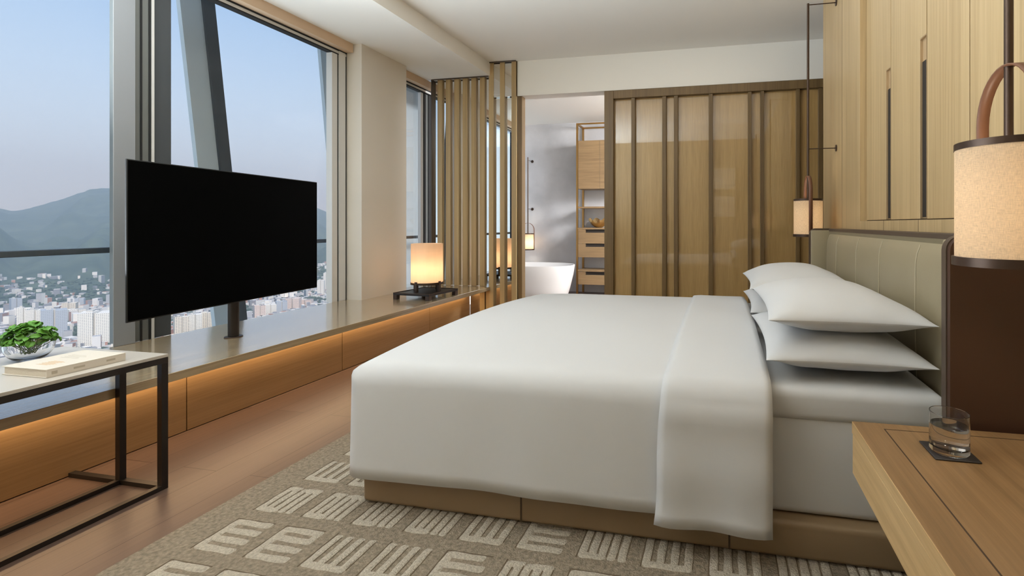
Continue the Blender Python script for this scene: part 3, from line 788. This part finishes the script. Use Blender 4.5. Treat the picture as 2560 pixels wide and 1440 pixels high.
MB().lathe([(rad, .594), (rad, .995), (rad-.002, .995), (rad-.002, .594)], (tlx, tly, 0), 64, closed=True).build('lamp_shade', M['shade_paper'], tl_)
MB().lathe([(rad+.004, .572), (rad+.004, .594), (0, .594), (0, .572)], (tlx, tly, 0), 64, smooth=False).build('base_ring', M['bronze'], tl_)
for k in range(4):
    a_ = math.radians(-98+90*k); x, y = tlx+(rad-.005)*math.cos(a_), tly+(rad-.005)*math.sin(a_)
    MB().box(x-.014, x+.014, y-.014, y+.014, .5003, .606, .001, 1, rot=a_).build('foot', M['bronze'], tl_)
MB().cyl((tlx, tly, .594), .018, .05, 20).build('lamp_holder', M['brass'], tl_)
ld_ = bpy.data.lights.new('bulb_light', 'POINT'); ld_.energy = 3.4; ld_.color = (1, .90, .74); ld_.shadow_soft_size = .04
lo = bpy.data.objects.new('bulb_light', ld_); COL.objects.link(lo); lo.parent = tl_; lo.location = (0, 0, .22)

# ------------------------------------------------------------------ bathroom
tubm = MB(); NT = 72; rows = []
tx, tyy = -3.0+.0, 7.25
tx = -2.95
def ringz(z, a_, b_, dx=0): return [(tx+dx+a_*math.copysign(abs(math.cos(2*PI*i/NT))**.85, math.cos(2*PI*i/NT)), tyy+b_*math.copysign(abs(math.sin(2*PI*i/NT))**.85, math.sin(2*PI*i/NT)), z) for i in range(NT)]
HT_ = .56
for z, a_, b_ in ((.001, .55, .31), (.02, .57, .325), (.2, .625, .36), (.4, .675, .392), (HT_-.01, .70, .41), (HT_, .70, .41), (HT_-.002, .682, .392), (.4, .60, .34), (.2, .50, .28), (.14, .42, .2), (.135, .1, .06)): rows.append(ringz(z, a_, b_))
tubm.grid(rows, closed_v=True)
tubm.bm.faces.new(tubm.bm.verts[-NT:]) if False else None
tubt = thing('bathtub', (tx, tyy, 0), 'freestanding white oval bathtub seen through the opening', 'bathtub')
tubm.build('tub_shell', M['tub'], tubt)

su = thing('shelving_unit', (-1.7, 8.05, 0), 'brass framed shelving unit with oak cabinets against the bathroom wall', 'shelf')
SX0, SX1, SY0, SY1, SZ = -2.39, -1.2, 7.84, 8.23, 2.90
fr = MB()
for x in (SX0, SX1-.03):
    for y in (SY0, SY1-.03): fr.box(x, x+.03, y, y+.03, .001, SZ)
for z in (SZ-.025,): fr.box(SX0+.03, SX1-.03, SY0, SY0+.025, z, SZ).box(SX0+.03, SX1-.03, SY1-.025, SY1, z, SZ).box(SX0, SX0+.03, SY0+.03, SY1-.03, z, SZ).box(SX1-.03, SX1, SY0+.03, SY1-.03, z, SZ)
fr.build('frame', M['brass'], su)
mids = SX0+.41
cab = MB().box(SX0+.031, SX1-.031, SY0+.03, SY1-.031, 1.79, 2.605).build('cabinet', M['oak_shelf'], su)
for x0, x1 in ((SX0+.033, mids-.002), (mids+.002, SX1-.033)): MB().box(x0, x1, SY0+.006, SY0+.0295, 1.792, 2.603, .001, 1).build('door', M['oak_shelf'], su)
for z in (1.465, 1.11, .40): MB().box(SX0+.031, SX1-.031, SY0+.004, SY1-.004, z, z+.028).build('shelf_board', M['oak_shelf'], su)
for z0, z1 in ((.872, 1.108), (.64, .87), (.18, .396)):
    dr = MB().box(SX0+.032, SX1-.032, SY0+.006, SY1-.04, z0, z1-.055, .001, 1).box(SX0+.032, SX0+.16, SY0+.006, SY0+.03, z1-.0552, z1-.001).box(-1.55, SX1-.032, SY0+.006, SY0+.03, z1-.0552, z1-.001).build('drawer', M['oak_shelf'], su)
    MB().box(SX0+.161, -1.551, SY0+.04, SY0+.06, z1-.0545, z1-.002).build('drawer_pull', M['pull_dark'], dr)
gb = MB(); q = random.Random(5); NG = 40; rows = []
gcx, gcy, gz = -2.04, 8.02, 1.1385
for z, r in ((0, .05), (.012, .075), (.05, .125), (.10, .155), (.145, .172), (.143, .165), (.1, .146), (.05, .115), (.02, .06)):
    rows.append([(gcx+r*(1+.05*math.sin(5*2*PI*i/NG+z*20)*z*7)*math.cos(2*PI*i/NG), gcy+r*(1+.05*math.cos(4*2*PI*i/NG)*z*7)*math.sin(2*PI*i/NG), gz+z+(.022*math.sin(7*2*PI*i/NG) if z > .12 else 0)) for i in range(NG)])
gb.grid(rows, closed_v=True)
gb.bm.faces.new([v for v in gb.bm.verts][:NG])
tag(gb.build('decorative_bowl', M['gold'], None, (gcx, gcy, gz)), 'crinkled gold bowl on the bathroom shelf above the drawers', 'bowl')

# pictures on the wall behind, seen only as reflections in the glazed screen
for z, lb in ((2.25, 'square framed drawing, upper of two reflected in the screen'), (1.6, 'square framed drawing, lower of two reflected in the screen')):
    pc = thing('framed_picture', (.09, YB, z), lb, 'picture')
    MB().box(-.16, .34, YB+.001, YB+.025, z-.25, z+.25, .003, 1).build('frame', M['art_frame'], pc)
    MB().box(-.13, .31, YB+.0255, YB+.028, z-.22, z+.22).build('mount', M['picture_mat'], pc)
    MB().box(-.09, .27, YB+.0285, YB+.03, z-.17, z+.17).build('drawing', M['picture'], pc)

# ------------------------------------------------------------------ outside: facade steel
def brace(p, q, label):
    r = thing('facade_brace', p, label, 'beam')
    MB().beam(p, q, .04, .178).build('brace_flange', M['steel_paint'], r)
    p2, q2 = (p[0], p[1]+.142, p[2]), (q[0], q[1]+.142, q[2]); MB().beam(p2, q2, .08, .106).build('brace_web', M['steel_dark'], r)
brace((-4.5, 3.785, -1.2), (-4.5, 3.218, 4.2), 'grey slanting steel brace outside the glass behind the television')
brace((-4.5, 5.285, -1.2), (-4.5, 4.69, 4.2), 'grey slanting steel brace outside, beside the white column')
fc = thing('facade_column', (-4.6, 6.3, -1), 'grey steel column outside the narrow window behind the ledge lamp', 'column')
MB().box(-4.75, -4.35, 5.72, 6.58, -1.2, 4.2).build('shaft', M['steel_paint'], fc)
tag(MB().box(-3.93, -3.89, -1, 9, 1.012, 1.048, .004, 1).build('handrail', M['steel_dark']), 'dark horizontal rail running outside the windows', 'rail')

# ------------------------------------------------------------------ outside: city, hills, haze
ZG = -260.0; CS = 1.6
def facade(name, wall, win, sx, sz, mort=.35):
    m, t, b = new_mat(name)
    c = t.nodes.new('ShaderNodeTexCoord'); sp = t.nodes.new('ShaderNodeSeparateXYZ'); t.links.new(c.outputs['Object'], sp.inputs[0])
    ad = t.nodes.new('ShaderNodeMath'); ad.operation = 'ADD'; t.links.new(sp.outputs['X'], ad.inputs[0]); t.links.new(sp.outputs['Y'], ad.inputs[1])
    cb = t.nodes.new('ShaderNodeCombineXYZ'); t.links.new(ad.outputs[0], cb.inputs[0]); t.links.new(sp.outputs['Z'], cb.inputs[1])
    br = t.nodes.new('ShaderNodeTexBrick'); br.offset = 0; br.inputs['Scale'].default_value = 1; br.inputs['Brick Width'].default_value = sx; br.inputs['Row Height'].default_value = sz
    br.inputs['Mortar Size'].default_value = mort*sz; br.inputs['Mortar Smooth'].default_value = 0
    br.inputs['Color1'].default_value = win; br.inputs['Color2'].default_value = tuple(v*.8 for v in win[:3])+(1,); br.inputs['Mortar'].default_value = wall
    t.links.new(cb.outputs[0], br.inputs['Vector']); t.links.new(br.outputs[0], b.inputs['Base Color']); b.inputs['Roughness'].default_value = .7
    return m
FA = [facade('white_tower', lin(236, 232, 222), lin(84, 92, 102), 4.2, 3.3), facade('cream_tower', lin(226, 216, 198), lin(92, 90, 88), 5.5, 3.4),
      facade('grey_tower', lin(176, 182, 190), lin(92, 104, 120), 3.6, 3.6), facade('pink_tower', lin(224, 204, 192), lin(96, 90, 92), 4.8, 3.2)]
M['roof'] = flat('flat_roof', lin(196, 194, 188), .8)
def tower(x0, x1, yt, yb, mat, label, cat='building', group=None, crown=True, depth=None):
    cx_ = (x0+x1)/2; base = at(cx_, yb, ZG); dist = math.hypot(base.x, base.y)
    dpt = -math.sin(YAW)*base.x+math.cos(YAW)*base.y
    W = (x1-x0)*dpt/F_PX*.8; top = EYE+(HY-yt)*dpt/F_PX; H = top-ZG
    ang_ = math.atan2(base.y, base.x); D = depth or W*.9
    r = thing('apartment_tower', (base.x, base.y, ZG), label, cat, group)
    def bx_(w_, d_, z0, z1, ox=0, od=0):
        b_ = MB(); b_.box(base.x-d_/2+od, base.x+d_/2+od, base.y-w_/2+ox, base.y+w_/2+ox, z0, z1)
        bmesh.ops.rotate(b_.bm, cent=(base.x, base.y, 0), matrix=Matrix.Rotation(ang_+PI+.25*math.sin(cx_), 3, 'Z'), verts=b_.bm.verts); return b_
    bx_(W*.46, D, ZG, top, -W*.27).build('wing', mat, r); bx_(W*.46, D, ZG, top-H*.03, W*.27).build('wing', mat, r)
    bx_(W*.12, D*.7, ZG, top-H*.01, 0).build('core', M['roof'], r)
    if crown: bx_(W*.2, D*.4, top, top+H*.05, -W*.2).build('roof_house', M['roof'], r)
    return r
T = [(208, 278, 778, 866, 0, 'tall white twin apartment tower standing against the broad window mullion'),
     (46, 74, 768, 842, 0, 'white slab tower with dark banding above the leafy plant'),
     (72, 112, 772, 846, 0, 'white apartment tower right of the dark banded slab'),
     (108, 162, 772, 852, 2, 'broad grey apartment block in the middle of the left window'),
     (28, 50, 745, 790, 2, 'slim grey tower far out near the left window edge'),
     (160, 190, 756, 790, 1, 'cream block behind the broad grey apartment block'),
     (190, 210, 745, 784, 2, 'small grey tower above the white twin tower'),
     (182, 203, 692, 712, 0, 'lone white block standing high on the green slope'),
     (208, 226, 718, 736, 0, 'lone white block lower on the slope, left of the mullion'),
     (172, 208, 772, 806, 0, 'low white block between grey block and twin tower'),
     (132, 172, 810, 838, 0, 'white mid rise block just above the glass bowl'),
     (436, 470, 790, 848, 1, 'cream tower showing below the television beside the dark mullion'),
     (470, 503, 784, 838, 0, 'white tower under the television bottom edge, middle of three'),
     (503, 534, 780, 830, 1, 'cream tower under the television left of the grey brace'),
     (634, 662, 762, 800, 3, 'pink tower with banding right of the television post'),
     (660, 690, 760, 790, 0, 'white tower behind the pink towers under the television'),
     (690, 718, 752, 786, 2, 'grey blue tower in the middle of the row under the television'),
     (716, 752, 744, 780, 3, 'broad pink apartment tower, largest under the television right half'),
     (748, 782, 748, 774, 3, 'lower pink apartment tower beside the broad pink one'),
     (794, 812, 700, 742, 0, 'white tower just right of the television lower corner'),
     (809, 823, 682, 728, 0, 'slim white tower rising highest right of the television'),
     (820, 834, 716, 740, 1, 'cream tower against the pale window jamb')]
for (x0, x1, yt, yb, mi_, lb) in T: tower(x0, x1, yt, yb, FA[mi_], lb)
# ground, streets of small houses, trees
def polar(az, d, z): return Vector((-math.sin(az)*d, math.cos(az)*d, z))
AZ0, AZ1 = math.radians(8), math.radians(74)
m, t, b = new_mat('city_floor')
c = t.nodes.new('ShaderNodeTexCoord'); n = t.nodes.new('ShaderNodeTexNoise'); n.inputs['Scale'].default_value = .012; n.inputs['Detail'].default_value = 8; n.inputs['Roughness'].default_value = .7
t.links.new(c.outputs['Object'], n.inputs['Vector']); r = t.nodes.new('ShaderNodeValToRGB'); e = r.color_ramp.elements
e[0].position = .42; e[0].color = lin(74, 84, 62); e[1].position = .58; e[1].color = lin(150, 148, 144)
t.links.new(n.outputs[0], r.inputs[0]); t.links.new(r.outputs[0], b.inputs['Base Color']); b.inputs['Roughness'].default_value = 1; M['city'] = m
m, t, b = new_mat('forest')
c = t.nodes.new('ShaderNodeTexCoord'); n = t.nodes.new('ShaderNodeTexNoise'); n.inputs['Scale'].default_value = .006; n.inputs['Detail'].default_value = 9; n.inputs['Roughness'].default_value = .75
t.links.new(c.outputs['Object'], n.inputs['Vector']); r = t.nodes.new('ShaderNodeValToRGB'); e = r.color_ramp.elements
e[0].position = .35; e[0].color = lin(44, 58, 42); e[1].position = .7; e[1].color = lin(92, 104, 78)
t.links.new(n.outputs[0], r.inputs[0]); t.links.new(r.outputs[0], b.inputs['Base Color']); b.inputs['Roughness'].default_value = 1; M['forest'] = m
m, t, b = new_mat('house_walls')
g_ = t.nodes.new('ShaderNodeNewGeometry'); r = t.nodes.new('ShaderNodeValToRGB'); r.color_ramp.interpolation = 'CONSTANT'; e = r.color_ramp.elements
e[0].position = 0; e[0].color = lin(228, 226, 222); e[1].position = .34; e[1].color = lin(184, 184, 186)
for p_, c_ in ((.55, lin(140, 140, 146)), (.74, lin(176, 132, 112)), (.82, lin(240, 236, 226)), (.93, lin(112, 116, 124))): x = e.new(p_); x.color = c_
t.links.new(g_.outputs['Random Per Island'], r.inputs[0]); t.links.new(r.outputs[0], b.inputs['Base Color']); b.inputs['Roughness'].default_value = .8; M['houses'] = m

def hill_z(az, d):
    """city plain, foothills, then the mountain ridge"""
    u = CX+F_PX*math.tan(YAW-az) if True else 0
    px = CX-F_PX*math.tan(az-YAW)
    prof = [(-600, 500), (-200, 540), (0, 524), (30, 531), (100, 520), (150, 506), (200, 486), (250, 474), (290, 473), (350, 486), (430, 505), (520, 490), (640, 500), (760, 512), (829, 538), (920, 550), (1100, 545), (1600, 540)]
    for (xa, ya), (xb, yb) in zip(prof, prof[1:]):
        if px <= xb: s_ = max(0, min(1, (px-xa)/(xb-xa))); ry = ya+(yb-ya)*s_; break
    else: ry = 540
    d = d/CS; DR = 5200.0;  dep = math.cos(az-YAW)*DR*CS
    ridge = EYE+(HY-ry)*dep/F_PX
    nz = 28*math.sin(az*60+d*.004)+20*math.sin(az*131+d*.0023)+9*math.sin(d*.011+az*40)
    s1 = max(0, min(1, (d-1450)/3750)); s1 = s1*s1*(3-2*s1)
    fh = max(0, min(1, (d-1500)/500))*max(0, min(1, (3200-d)/900))
    base = ZG+(ridge-ZG)*s1+fh*(60+42*math.sin(az*23+1)+32*math.sin(az*51))
    k = s1*(1-s1)*4
    pn = Vector((math.sin(az)*d*CS/900, math.cos(az)*d*CS/900, 0))
    base += (noise.ridged_multi_fractal(pn, 1, 2.1, 5, 1, 2)-1.1)*75*max(0, min(1, (d-1550)/700))*(1 if d < DR-900 else max(.25, (DR-d)/900))
    if d > DR: base = ridge-(d-DR)*.2
    return base+nz*min(1, fh+k)*.9
rows = []
NA, ND = 420, 100
for i in range(NA+1):
    az = math.radians(4)+(math.radians(80)-math.radians(4))*i/NA
    ds = [CS*(1420+(5200-1420)*(j/90)**1.3 if j <= 90 else 5200+(j-90)*160) for j in range(ND+1)]
    rows.append([polar(az, d_, hill_z(az, d_)-(3 if j == 0 else 0)) for j, d_ in enumerate(ds)])
tag(MB().grid(rows).build('mountain_range', M['forest']), kind='structure')
rows = []
for i in range(41):
    az = math.radians(2)+math.radians(80)*i/40
    rows.append([polar(az, d_, ZG) for d_ in (120, 500*CS, 900*CS, 1450*CS)])
tag(MB().grid(rows).build('city_ground', M['city']), kind='structure')
hs = MB(); q = random.Random(99)
def house(az, d, w_, l_, h_):
    c = polar(az, d, hill_z(az, d) if d > 1420*CS else ZG); rot = q.uniform(0, 1.57)
    cs, sn = math.cos(rot), math.sin(rot); V = []
    for z in (c.z-2, c.z+h_):
        for sx, sy in ((-1, -1), (1, -1), (1, 1), (-1, 1)):
            x, y = sx*w_/2, sy*l_/2; V.append(hs.bm.verts.new((c.x+x*cs-y*sn, c.y+x*sn+y*cs, z)))
    for f in ((4, 5, 6, 7), (0, 1, 5, 4), (1, 2, 6, 5), (2, 3, 7, 6), (3, 0, 4, 7)): hs.bm.faces.new([V[k] for k in f])
for k in range(16000):
    d = CS*math.sqrt(q.uniform(420**2, 1800**2)); az = q.uniform(math.radians(26), math.radians(68))
    if d > 1440*CS and q.random() > .18: continue
    if math.sin(az*40+d*.006)*math.sin(d*.0125-az*25) > .45: continue
    house(az, d, q.uniform(6, 15), q.uniform(7, 22), q.choice((5, 6, 7, 9, 12, 14)) if q.random() < .93 else q.uniform(18, 34))
tag(hs.build('city_houses', M['houses']), 'sprawl of small pale houses and roofs on the plain below', 'houses', kind='stuff')
tr_ = MB(); q = random.Random(5)
ico = bmesh.new(); bmesh.ops.create_icosphere(ico, subdivisions=1, radius=1); IV = [v.co.copy() for v in ico.verts]; IF = [[v.index for v in f.verts] for f in ico.faces]; ico.free()
for k in range(4500):
    d = CS*math.sqrt(q.uniform(420**2, 1750**2)); az = q.uniform(math.radians(26), math.radians(68))
    c = polar(az, d, (hill_z(az, d) if d > 1420*CS else ZG)+3); s_ = q.uniform(4, 9)
    vs = [tr_.bm.verts.new(c+Vector((v.x*s_*1.3, v.y*s_*1.3, v.z*s_*.8))) for v in IV]
    for f in IF: tr_.bm.faces.new([vs[i_] for i_ in f])
tag(tr_.build('city_trees', M['forest']), 'dark green trees scattered between the houses of the city', 'trees', kind='stuff')
# haze lying over the valley
m = bpy.data.materials.new('valley_haze'); m.use_nodes = True; t = m.node_tree; t.nodes.clear()
o = t.nodes.new('ShaderNodeOutputMaterial'); v = t.nodes.new('ShaderNodeVolumeScatter'); v.inputs['Color'].default_value = (.66, .86, 1, 1); v.inputs['Density'].default_value = .00019; v.inputs['Anisotropy'].default_value = .2
t.links.new(v.outputs[0], o.inputs['Volume'])
hz = MB().box(-10500, -60, -300, 10500, -330, 900).build('valley_haze', m)
tag(hz, 'pale blue haze hanging over the city and the mountains', 'haze', kind='stuff')
